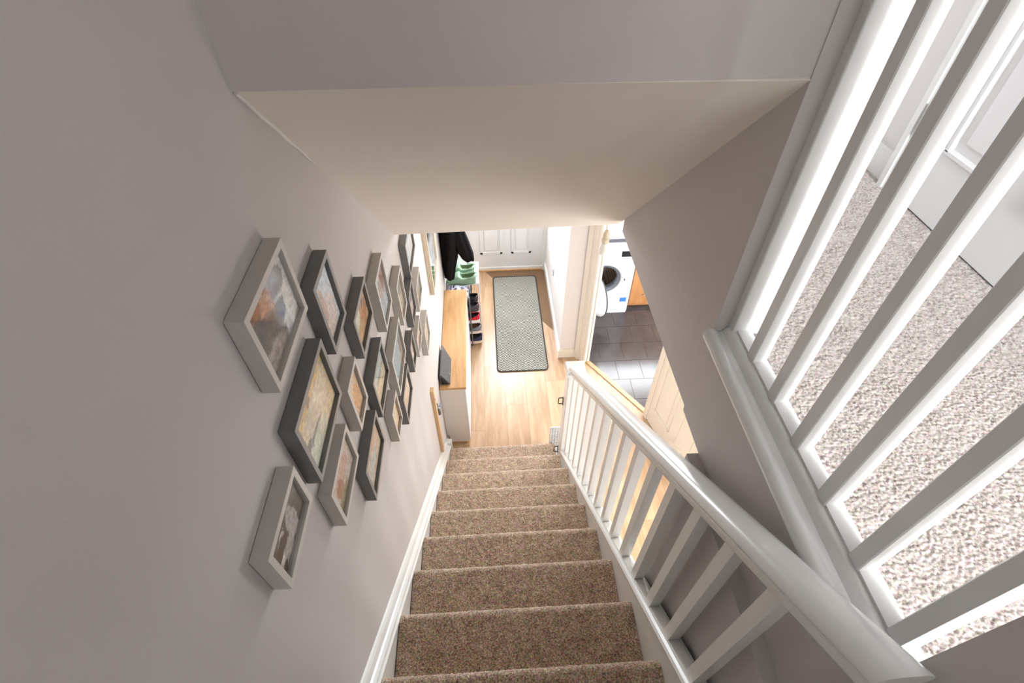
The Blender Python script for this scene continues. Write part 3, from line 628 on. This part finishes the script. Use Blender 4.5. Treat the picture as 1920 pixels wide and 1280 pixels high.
def shoe(name, label, cat, group, loc, rot, L, Wd, H, upper, sole, lining, sole_t=.022, slip=False, strap=False, laces=None, tilt=0):
    """heel at local x=0, toe at x=L; opening over the heel half"""
    t = thing(name, loc, label, cat, group)
    def hw(s): return Wd/2*(.72+.28*math.sin(min(1, s/.7)*math.pi/2)) * (1 if s < .72 else math.sqrt(max(0.02, 1-((s-.72)/.285)**2))) * (1 if s > .08 else .72+.28*s/.08)
    n = 22; ss = [i/(n-1) for i in range(n)]
    Vs, Fs = [], []; Vu, Fu = [], []; Vl, Fl = [], []
    for s in ss:
        x_, w = s*L, hw(s)
        for (yy, zz) in ((-w*1.03, 0), (-w*1.05, sole_t), (w*1.05, sole_t), (w*1.03, 0)): Vs.append((x_, yy, zz+.012*max(0, (s-.8)/.2)**2))
    for i in range(n-1): Fs += [(i*4+k, i*4+(k+1) % 4, i*4+4+(k+1) % 4, i*4+4+k) for k in range(4)]
    Fs += [(0, 1, 2, 3), ((n-1)*4, (n-1)*4+1, (n-1)*4+2, (n-1)*4+3)]
    oe = .60 if not slip else .55
    for s in ss:
        x_, w = s*L, hw(s); op = 1 if s < oe-.08 else max(0, (oe-s)/.08)
        col = H*(1.0-.30*min(1, s/.25)) if s < oe else 0
        top = H*(.70+.20*math.exp(-((s-.58)/.12)**2))*(1-.52*max(0, (s-.6)/.4)**1.4)
        h = op*col + (1-op)*top if s < oe else top
        if s < .05: h = H*.98
        ins = sole_t+.012
        inz = op*ins + (1-op)*(h*1.04); mid = op*ins + (1-op)*(h*1.08)
        z0 = sole_t; cc = oe/2; g = op*math.sqrt(max(.04, 1-((s-cc)/cc)**2))+(1-op); g = max(.2, min(1, g))
        for (f, zz) in ((-1.0, z0), (-1.02, z0+(h-z0)*.4), (-.93, z0+(h-z0)*.8), (-.70*g-.10, h), (-.66*g, op*(h-.004)+(1-op)*h*1.02), (-.58*g, inz), (0, mid), (.58*g, inz), (.66*g, op*(h-.004)+(1-op)*h*1.02), (.70*g+.10, h), (.93, z0+(h-z0)*.8), (1.02, z0+(h-z0)*.4), (1.0, z0)):
            Vu.append((max(x_, .004) if abs(f) < .7 else x_, w*f, zz))
    m = 13
    for i in range(n-1): Fu += [(i*m+k, i*m+k+1, (i+1)*m+k+1, (i+1)*m+k) for k in range(m-1)]
    # heel and toe closures
    Fu += [tuple(range(0, 5)) , tuple(range(8, 13)), (0, 4, 8, 12)]
    Fu += [tuple((n-1)*m+k for k in range(m))]
    me = me_(Vu, Fu); me.materials.append(upper); me.materials.append(lining)
    for p in me.polygons:
        cz = p.center
        s = cz.x/L
        if s < oe-.05 and abs(cz.y) < hw(s)*.62 and len(p.vertices) == 4 and cz.z < sole_t+.5*H: p.material_index = 1
    rotm = Matrix.Rotation(rot, 4, 'Z') @ Matrix.Rotation(tilt, 4, 'Y')
    me.transform(rotm); ms = me_(Vs, Fs); ms.transform(rotm)
    u = link('upper', me, None, t, True); link('sole', ms, sole, t)
    if strap:
        pts = [(L*.30, -hw(.3)*1.04, H*.66), (L*.06, -hw(.1)*.95, H*.80), (-.012, -hw(.05)*.5, H*.84), (-.016, 0, H*.85), (-.012, hw(.05)*.5, H*.84), (L*.06, hw(.1)*.95, H*.80), (L*.30, hw(.3)*1.04, H*.66)]
        mm = me_(*tube(pts, .006, 6)); mm.transform(rotm); link('heel_strap', mm, upper, t, True)
    if laces:
        tt = []
        for q in range(4):
            s = .60+.06*q; z_ = H*(.88-.075*q)*1.06
            tt.append(tube([(L*s, -hw(s)*.45, z_-.006), (L*s, 0, z_+.004), (L*s, hw(s)*.45, z_-.006)], .0032, 5))
        mm = me_(*merge(*tt)); mm.transform(rotm); link('laces', mm, laces, u)
    return t
PI = math.pi
# pair of clogs on the rack top, toes to the wall
shoe('clog', 'sage green rubber clog nearer the beech cabinet, on the white rack top', 'shoe', 'sage green clogs', (.302, 1.408, .600), PI, .250, .108, .088, M['green'], M['green'], M['green_in'], .02, True, True)
shoe('clog', 'sage green rubber clog further from the beech cabinet, on the white rack top', 'shoe', 'sage green clogs', (.288, 1.530, .600), PI-.06, .225, .100, .084, M['green'], M['green'], M['green_in'], .02, True, True)
# shelves: nearest pair on each
rows = [
 (3, 'charcoal slip-on clog, nearer of two on the top rack shelf', 'charcoal slip-on clog, further of two on the top rack shelf', M['char'], M['char'], M['dark'], dict(slip=True), .068, 'charcoal clogs'),
 (2, 'red canvas trainer with white sole, nearer one of its rack shelf', 'red canvas trainer with white sole, further one of its rack shelf', M['red'], M['white_can'], M['dark'], dict(laces=M['white_can'], sole_t=.034), .078, 'red trainers'),
 (1, 'grey mesh trainer with cream sole, nearer one on the rack', 'grey mesh trainer with cream sole, further one on the rack', M['greymesh'], M['cream_rub'], M['brownleather'], dict(laces=M['white_can'], sole_t=.028), .078, 'grey trainers'),
 (0, 'navy canvas slip-on shoe with cream sole, nearer one at the rack foot', 'navy canvas slip-on shoe with cream sole, further one at the rack foot', M['navy'], M['cream_rub'], M['dark'], dict(sole_t=.030), .075, 'navy slip-ons'),
]
for s_, l1, l2, up_, so_, li_, kw, H_, g_ in rows:
    for q_, (lb_, y_) in enumerate(((l1, 1.250), (l2, 1.362))):
        shoe('shoe', lb_, 'shoe', g_, (.314+.005*(3-s_)+(.0 if q_ == 0 else -.004), y_, SH[s_]+.004), PI-(.06 if q_ == 0 else .05), .250, .102, H_, up_, so_, li_, **kw)
shoe('shoe', 'brown leather shoe at the far end of the second rack shelf', 'shoe', None, (.305, 1.49, SH[1]+.004), PI, .24, .092, .075, M['brownleather'], M['dark'], M['dark'])
shoe('shoe', 'black shoe at the far end of the lowest rack shelf', 'shoe', None, (.318, 1.50, SH[0]+.004), PI, .24, .092, .075, M['dark'], M['dark'], M['dark'])
# folded patterned scarf between clogs and cabinet
m, nt, b = nm('patterned_fabric'); v = coords(nt)
vo = nt.nodes.new('ShaderNodeTexVoronoi'); vo.inputs['Scale'].default_value = 42; nt.links.new(v, vo.inputs['Vector'])
nt.links.new(ramp(nt, vo.outputs['Distance'], [(.34, lin((40, 38, 54))), (.50, lin((176, 178, 196)))]), b.inputs['Base Color']); b.inputs['Roughness'].default_value = .9
sc = thing('folded_scarf', (.17, 1.27, .541), 'dark and white patterned scarf folded on the wire shelf beside the green clogs', 'scarf')
for i in range(3):
    nx_, ny_ = 16, 8; V = []; F = []
    for j in range(ny_+1):
        for i2 in range(nx_+1):
            u, w = i2/nx_, j/ny_; ed = min(1, 6*min(u, 1-u, w, 1-w)+.05)
            V.append((.062+.175*u, 1.222+.142*w-.004*i, .542+.027*i+.027*ed*(1+.25*math.sin(9*u+3*w+i))))
    for j in range(ny_):
        for i2 in range(nx_): q = j*(nx_+1)+i2; F.append((q, q+1, q+nx_+2, q+nx_+1))
    k0 = len(V); V += [(x_, y_, .5405+.027*i) for x_, y_, z_ in V[:]]
    F += [tuple(k0+t for t in reversed(f)) for f in F[:]]
    rim_ = [i2 for i2 in range(nx_+1)] + [j*(nx_+1)+nx_ for j in range(1, ny_+1)] + [ny_*(nx_+1)+i2 for i2 in range(nx_-1, -1, -1)] + [j*(nx_+1) for j in range(ny_-1, 0, -1)]
    F += [(rim_[q], rim_[(q+1) % len(rim_)], k0+rim_[(q+1) % len(rim_)], k0+rim_[q]) for q in range(len(rim_))]
    part('fold', (V, F), m, sc, True)

# black coat on a hook
ct = thing('black_coat', (.12, 1.35, .70), 'black woolly coat hanging on the left wall above the shoe rack', 'coat')
def drape(rows_, seed, folds=5):
    """rows: (cx, cy, z, rx, ry) from top to bottom"""
    n = 40; V = []; F = []; r = random.Random(seed); ph = r.random()*6
    P = []
    for a_, b2 in zip(rows_, rows_[1:]):
        for q in range(6): P.append([a_[k]+(b2[k]-a_[k])*q/6 for k in range(5)])
    P.append(list(rows_[-1]))
    for i, (cx, cy, z, rx, ry) in enumerate(P):
        for k in range(n):
            t_ = 2*math.pi*k/n; w = 1+.10*math.sin(folds*t_+ph+i*.08)+.05*math.sin((folds+4)*t_+i*.2)
            V.append((max(XL+.004, cx+rx*w*math.cos(t_)), cy+ry*w*math.sin(t_), z+.008*math.sin(3*t_+ph)))
    L = len(P)
    for i in range(L-1): F += [(i*n+k, i*n+(k+1) % n, (i+1)*n+(k+1) % n, (i+1)*n+k) for k in range(n)]
    F += [tuple(range(n)), tuple((L-1)*n+k for k in range(n))]
    return V, F
part('body', drape([(.075, 1.36, 1.72, .022, .05), (.11, 1.36, 1.62, .06, .14), (.130, 1.36, 1.35, .082, .16), (.122, 1.35, 1.10, .076, .15), (.108, 1.345, .95, .062, .14), (.098, 1.34, .84, .050, .12), (.093, 1.33, .745, .040, .09), (.092, 1.33, .72, .022, .05)], 1), M['black'], ct, True)
part('sleeve', drape([(.12, 1.33, 1.60, .03, .05), (.15, 1.32, 1.42, .06, .075), (.178, 1.33, 1.15, .062, .085), (.212, 1.34, 1.02, .062, .08), (.246, 1.345, .925, .050, .06), (.268, 1.348, .875, .030, .04)], 2, 3), M['black'], ct, True)
part('collar', tube([(.075, 1.29, 1.70), (.10, 1.31, 1.745), (.115, 1.36, 1.755), (.10, 1.41, 1.745), (.075, 1.43, 1.70)], .02, 10), M['black'], ct, True)
hk = thing('coat_hook', (XL, 1.36, 1.70), 'wall hook holding the black coat', 'hook')
part('plate', box(XL, XL+.018, 1.18, 1.60, 1.735, 1.80), M['rawwood'], hk)
part('peg', tube([(XL+.015, 1.36, 1.755), (XL+.06, 1.36, 1.765), (XL+.075, 1.36, 1.79)], .006, 8), M['grey'], hk)
# white carrier bag lying behind the coat on the rack
bagm = M['white']
bg = thing('plastic_bag', (.15, 1.62, .600), 'crumpled white plastic bag at the far end of the rack top', 'bag')
V, F = lathe([(.0, 0), (.055, .003), (.066, .03), (.052, .065), (.030, .085), (.020, .11), (.034, .13)], 20)
V = [(.15+x_*(1+.18*math.sin(17*z_*9+x_*60)), 1.640+y_*(.5+.18*math.cos(50*x_+20*z_)), .6005+z_*.85) for x_, y_, z_ in V]
part('body', (V, F), bagm, bg)
for s_ in (-1, 1): part('handle', tube([(.15+s_*.02, 1.61, .70), (.15+s_*.045, 1.61, .74), (.15+s_*.02, 1.615, .755), (.15+s_*.004, 1.615, .70)], .004, 6), bagm, bg)

# wall batten with gate latch, gate loops on the newel
bt = thing('wooden_batten', (XL+.01, -.16, .38), 'upright pine batten fixed to the left wall at the foot of the stairs', 'batten')
part('strip', rbox(XL, XL+.022, -.178, -.140, .424, 1.075, .002), M['rawwood'], bt)
part('screw', tube([(XL+.021, -.159, .98), (XL+.0235, -.159, .98)], .005, 10), M['grey'], bt)
part('screw', tube([(XL+.021, -.159, .47), (XL+.0235, -.159, .47)], .005, 10), M['grey'], bt)
gl = thing('gate_latch', (XL+.01, -.02, .66), 'grey metal gate latch on the left wall beside the pine batten', 'latch')
part('plate', rbox(XL, XL+.010, -.085, -.020, .690, .765, .003), M['grey'], gl)
part('barrel', tube([(XL+.014, -.060, .700), (XL+.014, -.060, .758)], .012, 12), M['grey'], gl, True)
part('arm', tube([(XL+.014, -.055, .735), (XL+.02, -.005, .715), (XL+.02, .03, .70)], .008, 10), M['gasket'], gl, True)
gk = thing('gate_keeper', (XL+.02, .10, 0), 'small dark gate keeper on the floor beside the lowest stair', 'latch')
part('base', rbox(.092, .128, .050, .092, 0, .018, .003), M['grey'], gk)
part('pin', tube([(.110, .071, .015), (.110, .071, .05)], .007, 10), M['grey'], gk, True)
for z_, lab in ((.835, 'square dark wire loop high on the side of the newel post'), (.275, 'square dark wire loop low on the side of the newel post')):
    lp = thing('wire_loop', (.854, -.118, z_), lab, 'loop', 'gate loops on the newel')
    part('loop', tube([(.856, -.104, z_+.030), (.830, -.104, z_+.030), (.826, -.104, z_+.026), (.826, -.104, z_-.026), (.830, -.104, z_-.030), (.856, -.104, z_-.030)], .0032, 8), M['blackp'], lp)
    part('plate', box(.8505, .8545, -.114, -.100, z_-.036, z_+.036), M['blackp'], lp)
wr = thing('wire_grid_stand', (.85, .03, 0), 'small pale wire grid panel standing on the floor against the newel foot', 'wire grid')
part('rim', merge(*[tube(s_, .004, 6) for s_ in ([(.815, .028, .004), (.815, .028, .35)], [(.893, .028, .004), (.893, .028, .35)], [(.815, .028, .35), (.893, .028, .35)], [(.815, .028, .006), (.893, .028, .006)])]), M['paper'], wr)
for q in range(9): part('bar', tube([(.815, .028, .04+q*.035), (.893, .028, .04+q*.035)], .0024, 6), M['paper'], wr)
for q in range(3): part('bar', tube([(.8345+q*.0195, .030, .006), (.8345+q*.0195, .030, .35)], .0024, 6), M['paper'], wr)
part('sheet', box(.815, .893, .032, .0345, .004, .35), M['white'], wr)

# hall mat with zigzag weave
hm = thing('hall_mat', (.679, 1.527, 0), 'long grey zigzag-patterned mat with dark bound edge in the hall', 'mat')
m, nt, b = nm('zigzag_weave'); t = nt.nodes.new('ShaderNodeTexCoord'); sep = nt.nodes.new('ShaderNodeSeparateXYZ'); nt.links.new(t.outputs['Object'], sep.inputs[0])
tri = math_(nt, 'ABSOLUTE', math_(nt, 'SUBTRACT', math_(nt, 'FRACT', math_(nt, 'MULTIPLY', sep.outputs[0], 1/.0543)), .5))
ph = math_(nt, 'ADD', math_(nt, 'MULTIPLY', sep.outputs[1], 1/.0205), math_(nt, 'MULTIPLY', tri, 2.3))
fr_ = math_(nt, 'ABSOLUTE', math_(nt, 'SUBTRACT', math_(nt, 'FRACT', ph), .5))
nz = noise(nt, t.outputs['Object'], 7, 3)
dk = mixc(nt, nz, lin((48, 50, 47)), lin((66, 68, 64))); lt = mixc(nt, nz, lin((158, 156, 147)), lin((182, 181, 173)))
mr = nt.nodes.new('ShaderNodeMapRange'); mr.inputs[1].default_value = .17; mr.inputs[2].default_value = .22; nt.links.new(fr_, mr.inputs[0])
nt.links.new(mixc(nt, mr.outputs[0], dk, lt), b.inputs['Base Color']); b.inputs['Roughness'].default_value = .95; b.inputs['Specular IOR Level'].default_value = .1
def rrect(x0, x1, y0, y1, r, n=6):
    P = []
    for cx, cy, a0 in ((x1-r, y1-r, 0), (x0+r, y1-r, 90), (x0+r, y0+r, 180), (x1-r, y0+r, 270)):
        for k in range(n+1): a_ = math.radians(a0+90*k/n); P.append((cx+r*math.cos(a_), cy+r*math.sin(a_)))
    return P
mx0, mx1, my0, my1 = .456, .901, .873, 2.181
part('weave', prism(rrect(mx0, mx1, my0, my1, .035), .0005, .0075, lambda p, q, a: (p, q, a)), m, hm)
part('binding', tube([(p, q, .006) for p, q in rrect(mx0, mx1, my0, my1, .035)], .0065, 8, True), M['binding'], hm, True)

# socket on the right hall wall
sk = thing('wall_socket', (1.017, 1.74, .44), 'white double socket low on the right hall wall by the mat', 'socket')
part('plate', rbox(1.007, 1.017, 1.68, 1.79, .40, .475, .003), M['white'], sk)
for y_ in (1.708, 1.762): part('switch', box(1.004, 1.008, y_-.008, y_+.008, .448, .466), M['white'], sk)

# bare bulb on its cord from the hall ceiling
pb = thing('pendant_bulb', (1.028, .10, 1.81), 'bare white bulb in a cream holder hanging before the kitchen doorway', 'light bulb')
o_ = (1.028, .10, 0)
part('glass_bulb', lathe([(.0, 1.812), (.014, 1.815), (.024, 1.824), (.029, 1.838), (.028, 1.853), (.022, 1.870), (.0165, 1.885), (.0155, 1.892)], 24, o_), M['bulb'], pb, True)
part('lamp_holder', lathe([(.0175, 1.890), (.019, 1.893), (.019, 1.910), (.0205, 1.912), (.0205, 1.918), (.018, 1.920), (.017, 1.945), (.012, 1.962), (.005, 1.970)], 24, o_, 'z', True), M['bulbcap'], pb, True)
part('cord', tube([(1.028, .10, 1.966), (1.028, .10, 2.285)], .0032, 8), M['white'], pb)
part('ceiling_rose', lathe([(.038, 2.300), (.038, 2.290), (.030, 2.280), (.006, 2.276)], 24, o_, 'z', True), M['white'], pb, True)

# ------------------------------------------------------------------ kitchen
wm = thing('washing_machine', (1.46, 1.85, 0), 'white front-loading washing machine with its round door hanging open in the kitchen', 'washing machine')
wx0, wx1, wy0, wy1, wz = 1.188, 1.735, 1.570, 2.06, .785
dc = (1.462, .427); R0 = .158
# front panel with a round hole
n = 48; V = []; F = []
for k in range(n):
    a_ = 2*math.pi*k/n; c, s = math.cos(a_), math.sin(a_)
    tx = min((wx1-dc[0])/c if c > 0 else (wx0-dc[0])/c if c < 0 else 9, (.66-dc[1])/s if s > 0 else (.05-dc[1])/s if s < 0 else 9)
    V += [(dc[0]+R0*c, wy0, dc[1]+R0*s), (dc[0]+tx*c, wy0, dc[1]+tx*s)]
for k in range(n): j = (k+1) % n; F.append((2*k, 2*j, 2*j+1, 2*k+1))
corners = [(wx0, wy0, .05), (wx1, wy0, .05), (wx1, wy0, .66), (wx0, wy0, .66)]
ang = lambda p: math.atan2(p[2]-dc[1], p[0]-dc[0]) % (2*math.pi)
for cpt in corners:
    k = int(ang(cpt)/(2*math.pi)*n); j = (k+1) % n; V.append(cpt); F.append((2*k+1, 2*j+1, len(V)-1))
part('front_panel', (V, F), M['white'], wm)
part('casing', merge(box(wx0, wx0+.012, wy0+.001, wy1, .02, wz), box(wx1-.012, wx1, wy0+.001, wy1, .02, wz), box(wx0, wx1, wy1-.012, wy1, .02, wz)), M['white'], wm)
part('lid', rbox(wx0, wx1, wy0, wy1, wz, wz+.02, .004), M['white'], wm)
part('kick_panel', box(wx0+.004, wx1-.004, wy0+.003, wy0+.015, 0, .05), M['white'], wm)
cpn = part('control_panel', rbox(wx0, wx1, wy0-.012, wy0+.02, .662, wz, .006), M['white'], wm)
part('display', box(1.590, 1.70, wy0-.014, wy0-.010, .685, .745), M['blackp'], cpn)
part('dial', lathe([(.0, wy0-.040), (.024, wy0-.038), (.027, wy0-.012)], 24, (1.46, 0, .722), 'y'), M['white'], cpn, True)
part('drawer_front', rbox(wx0+.015, wx0+.16, wy0-.016, wy0-.008, .68, .765, .004), M['white'], cpn)
part('porthole_ring', lathe([(R0, wy0+.002), (R0+.006, wy0-.010), (R0+.040, wy0-.012), (R0+.062, wy0-.006), (R0+.066, wy0)], 56, (dc[0], 0, dc[1]), 'y'), M['white'], wm, True)
part('gasket', lathe([(R0+.002, wy0-.002), (R0-.006, wy0+.004), (R0-.024, wy0+.006), (R0-.030, wy0+.030), (R0-.018, wy0+.05), (R0-.018, wy0+.07)], 56, (dc[0], 0, dc[1]), 'y'), M['gasket'], wm, True)
dm, nt, b = nm('perforated_steel'); v = coords(nt)
vo = nt.nodes.new('ShaderNodeTexVoronoi'); vo.inputs['Scale'].default_value = 60; vo.inputs['Randomness'].default_value = .0; nt.links.new(v, vo.inputs['Vector'])
nt.links.new(ramp(nt, vo.outputs['Distance'], [(.30, lin((70, 60, 54))), (.45, lin((178, 160, 144)))]), b.inputs['Base Color']); b.inputs['Metallic'].default_value = .7; b.inputs['Roughness'].default_value = .35
part('drum', lathe([(R0-.019, wy0+.05), (R0+.05, wy0+.07), (R0+.05, wy0+.34), (.03, wy0+.36), (0, wy0+.355)], 56, (dc[0], 0, dc[1]), 'y'), dm, wm, True)
part('energy_sticker', box(1.650, 1.712, wy0-.0012, wy0, .145, .195), M['blue'], wm)
part('lock_slot', box(1.652, 1.662, wy0-.014, wy0-.008, .415, .435), M['blackp'], wm)
# door, hinged on the left, swung out towards the hall
dv = Vector((1.372, 1.335, .427))
ax = Vector((.985, .17, 0)).normalized()     # disc normal
def disc(prof, nseg=48):
    V, F = lathe(prof, nseg, (0, 0, 0), 'x'); rm = Matrix.Rotation(math.atan2(ax.y, ax.x), 4, 'Z')
    return [tuple(rm @ Vector(v)+dv) for v in V], F
dr = part('porthole_door', disc([(.108, -.010), (.112, .014), (.150, .020), (.176, .012), (.180, -.004), (.172, -.020), (.120, -.026), (.108, -.010)]), M['white'], wm, True)
part('door_glass', disc([(.110, .006), (.104, .030), (.080, .052), (.0, .060)]), M['winglass'], dr, True)
part('door_seal', disc([(.150, .021), (.155, .028), (.172, .026), (.177, .016), (.170, .014)]), M['char'], dr, True)
part('hinge', box(1.300, 1.335, 1.50, 1.566, .385, .47), M['grey'], dr)
part('lock_tongue', box(dv.x+.012, dv.x+.028, dv.y-.172, dv.y-.158, .415, .435), M['blackp'], dr)
# kitchen cabinets and worktop
def kcab(x0, x1, lab):
    k_ = thing('kitchen_cabinet', ((x0+x1)/2, 1.85, 0), lab, 'cabinet', 'kitchen base cabinets')
    part('carcass', box(x0, x1, 1.655, 2.06, .05, .805), M['whitelam'], k_)
    part('plinth', box(x0, x1, 1.668, 1.68, 0, .05), M['orange'], k_)
    d_ = part('cabinet_door', rbox(x0+.002, x1-.002, 1.630, 1.650, .045, .79, .003), M['orange'], k_)
    part('handle', tube([(x0+.125, 1.632, .175), (x0+.125, 1.612, .175), (x0+.225, 1.612, .175), (x0+.225, 1.632, .175)], .005, 8), M['hinge'], d_)
kcab(1.765, 2.215, 'beech-fronted kitchen cabinet right beside the washing machine')
kcab(2.220, 2.670, 'beech-fronted kitchen cabinet second from the washing machine')
tag(link('worktop', rbox(1.185, 2.70, 1.60, 2.275, .812, .845, .006), M['worktop']), 'dark speckled kitchen worktop over the washing machine and cabinets', 'worktop')
